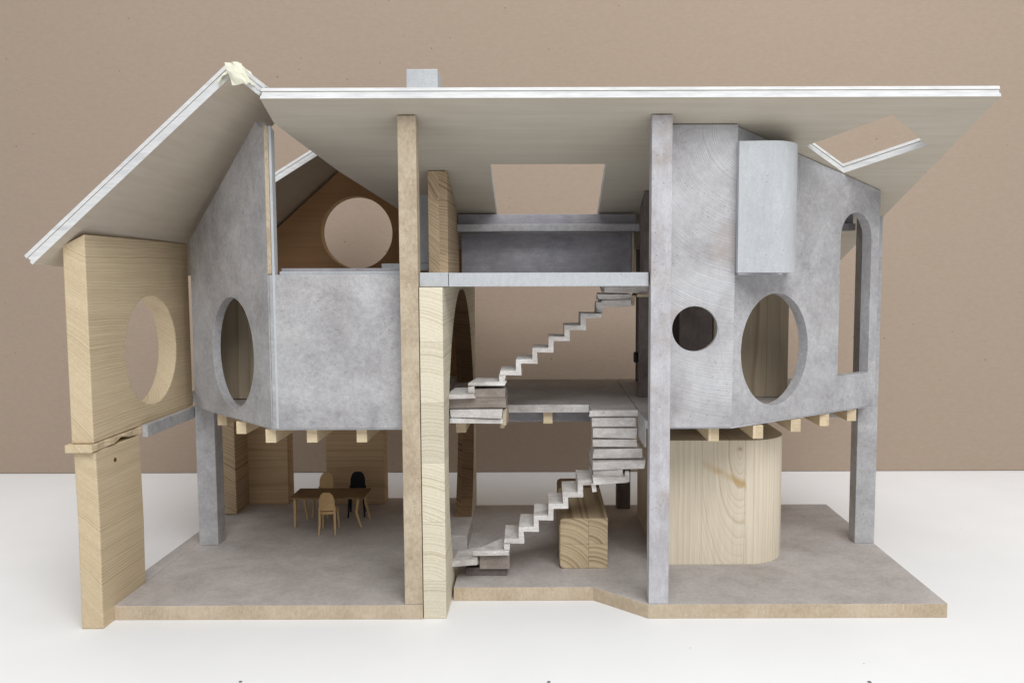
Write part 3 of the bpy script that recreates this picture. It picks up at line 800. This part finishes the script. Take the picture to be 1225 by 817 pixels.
leg([(-0.4010, 0.322, zb), (-0.4005, 0.321, ZF + 0.025), (-0.4015, 0.3215, ZF + 0.0002)], 0.0019, T, M['furn_wood'])
leg([(-0.3985, 0.366, zb), (-0.3975, 0.366, ZF + 0.025), (-0.3935, 0.3665, ZF + 0.0002)], 0.0019, T, M['furn_wood'])
leg([(-0.2985, 0.322, zb), (-0.3020, 0.322, ZF + 0.024), (-0.2945, 0.3215, ZF + 0.0002)], 0.0019, T, M['furn_wood'])
leg([(-0.2985, 0.366, zb), (-0.2960, 0.366, ZF + 0.026), (-0.2895, 0.3665, ZF + 0.0002)], 0.0019, T, M['furn_wood'])

def chair(label, mat, loc, rz, s=1.0):
    c = thing('chair', label, 'chair', (0, 0, 0), 'chairs around the small table')
    w, dp, sh, h = 0.0118, 0.0165, 0.034, 0.0625
    # seat: rounded trapezoid;  the chair faces +y
    bm = bmesh.new()
    sp_ = [(-w * .86, -dp * .7), (w * .86, -dp * .7), (w * 1.1, dp * .5), (w * .8, dp * .95), (-w * .8, dp * .95), (-w * 1.1, dp * .5)]
    plate(bm, sp_, [], lambda x, y: (x, y, sh + 0.06 * y), (0, 0, -1), 0.0016)
    finish('seat', bm, mat, c, 0.0003)
    bm = bmesh.new()
    bp = [(-w * .70, sh + .001), (-w * .95, sh + .010), (-w * .92, h - .010), (-w * .72, h - .0035), (-w * .40, h), (w * .40, h), (w * .72, h - .0035), (w * .92, h - .010), (w * .95, sh + .010), (w * .70, sh + .001)]
    plate(bm, bp, [], lambda x, z: (x, -dp * .72 - 0.10 * (z - sh) + 6.0 * x * x, z), (0, -1, 0), 0.0014)
    finish('backrest', bm, mat, c, 0.0002)
    for sx in (-1, 1):
        leg([(sx * w * .90, -dp * .72, sh + 0.008), (sx * w * .92, -dp * .78, sh * .5), (sx * w * 1.0, -dp * .98, 0.0002)], 0.0015, c, mat)
        leg([(sx * w * .85, dp * .72, sh - 0.0008), (sx * w * .95, dp * .82, sh * .5), (sx * w * 1.02, dp * .98, 0.0002)], 0.0014, c, mat)
    bm = bmesh.new(); box(bm, -w * .8, w * .8, 1 - dp * .70, 1 - dp * .60, sh - .0045, sh - .0018)
    finish('seat_rail', bm, mat, c, 0.0002)
    c.location = loc; c.rotation_euler = (0, 0, rz); c.scale = (s, s, s)
    return c
pf = PZ(394, 636, ZF)
chair('pale wooden chair on the near side of the small table', M['furn_wood'], (pf.x, pf.y, ZF), 0.06, 1.08)
chair('pale wooden chair behind the small table, left of the black chair', M['furn_wood'], (-0.3725, 0.390, ZF), math.pi - 0.10, 1.1)
chair('black chair behind the right half of the small table', M['black'], (-0.3165, 0.393, ZF), math.pi + 0.12, 1.12)

# little crumbs on the table near the front edge
for (u, v, r, lab) in ((288, 815.5, 0.0016, 'dark crumb on the white tabletop, leftmost of the three at the front edge'),
                       (656, 816.0, 0.0017, 'dark crumb on the white tabletop, middle one of the three at the front edge'),
                       (1040, 816.0, 0.0018, 'dark crumb on the white tabletop, rightmost of the three at the front edge')):
    p = PZ(u, v, 0.0)
    bm = bmesh.new(); bmesh.ops.create_icosphere(bm, subdivisions=1, radius=r)
    for v_ in bm.verts: v_.co *= random.uniform(0.6, 1.25)
    bmesh.ops.transform(bm, matrix=Matrix.Diagonal((1.3, 1, 0.6, 1)), verts=bm.verts)
    me = bpy.data.meshes.new('crumb'); bm.to_mesh(me); bm.free(); me.materials.append(M['paint_brown'])
    o = link('crumb', me); o.location = (p.x, p.y, r * 0.5); tag(o, lab, 'crumb', 'crumbs at the front of the table')

# ------------------------------------------------------------------ light
w = bpy.data.worlds.new('World'); sc.world = w; w.use_nodes = True
bg = w.node_tree.nodes['Background']; bg.inputs[0].default_value = (0.93, 0.96, 1.0, 1); bg.inputs[1].default_value = 0.40
def area(name, loc, target, size, power, col):
    l = bpy.data.lights.new(name, 'AREA'); l.shape = 'RECTANGLE'; l.size, l.size_y = size; l.energy = power; l.color = col
    o = bpy.data.objects.new(name, l); COL.objects.link(o); o.location = loc
    o.rotation_euler = (Vector(target) - Vector(loc)).to_track_quat('-Z', 'Y').to_euler()
area('window_light', (0.7, -2.3, 2.5), (0.0, 0.2, 0.2), (2.4, 1.6), 88, (0.98, 0.99, 1.0))
area('ceiling_light', (-0.1, 0.32, 2.9), (0, 0.40, 0.1), (3.2, 2.0), 46, (1.0, 0.985, 0.965))

sc.view_settings.view_transform = 'Standard'; sc.view_settings.look = 'None'
sc.view_settings.exposure = 0.0; sc.view_settings.gamma = 1.0
sc.cycles.max_bounces = 10; sc.cycles.diffuse_bounces = 6
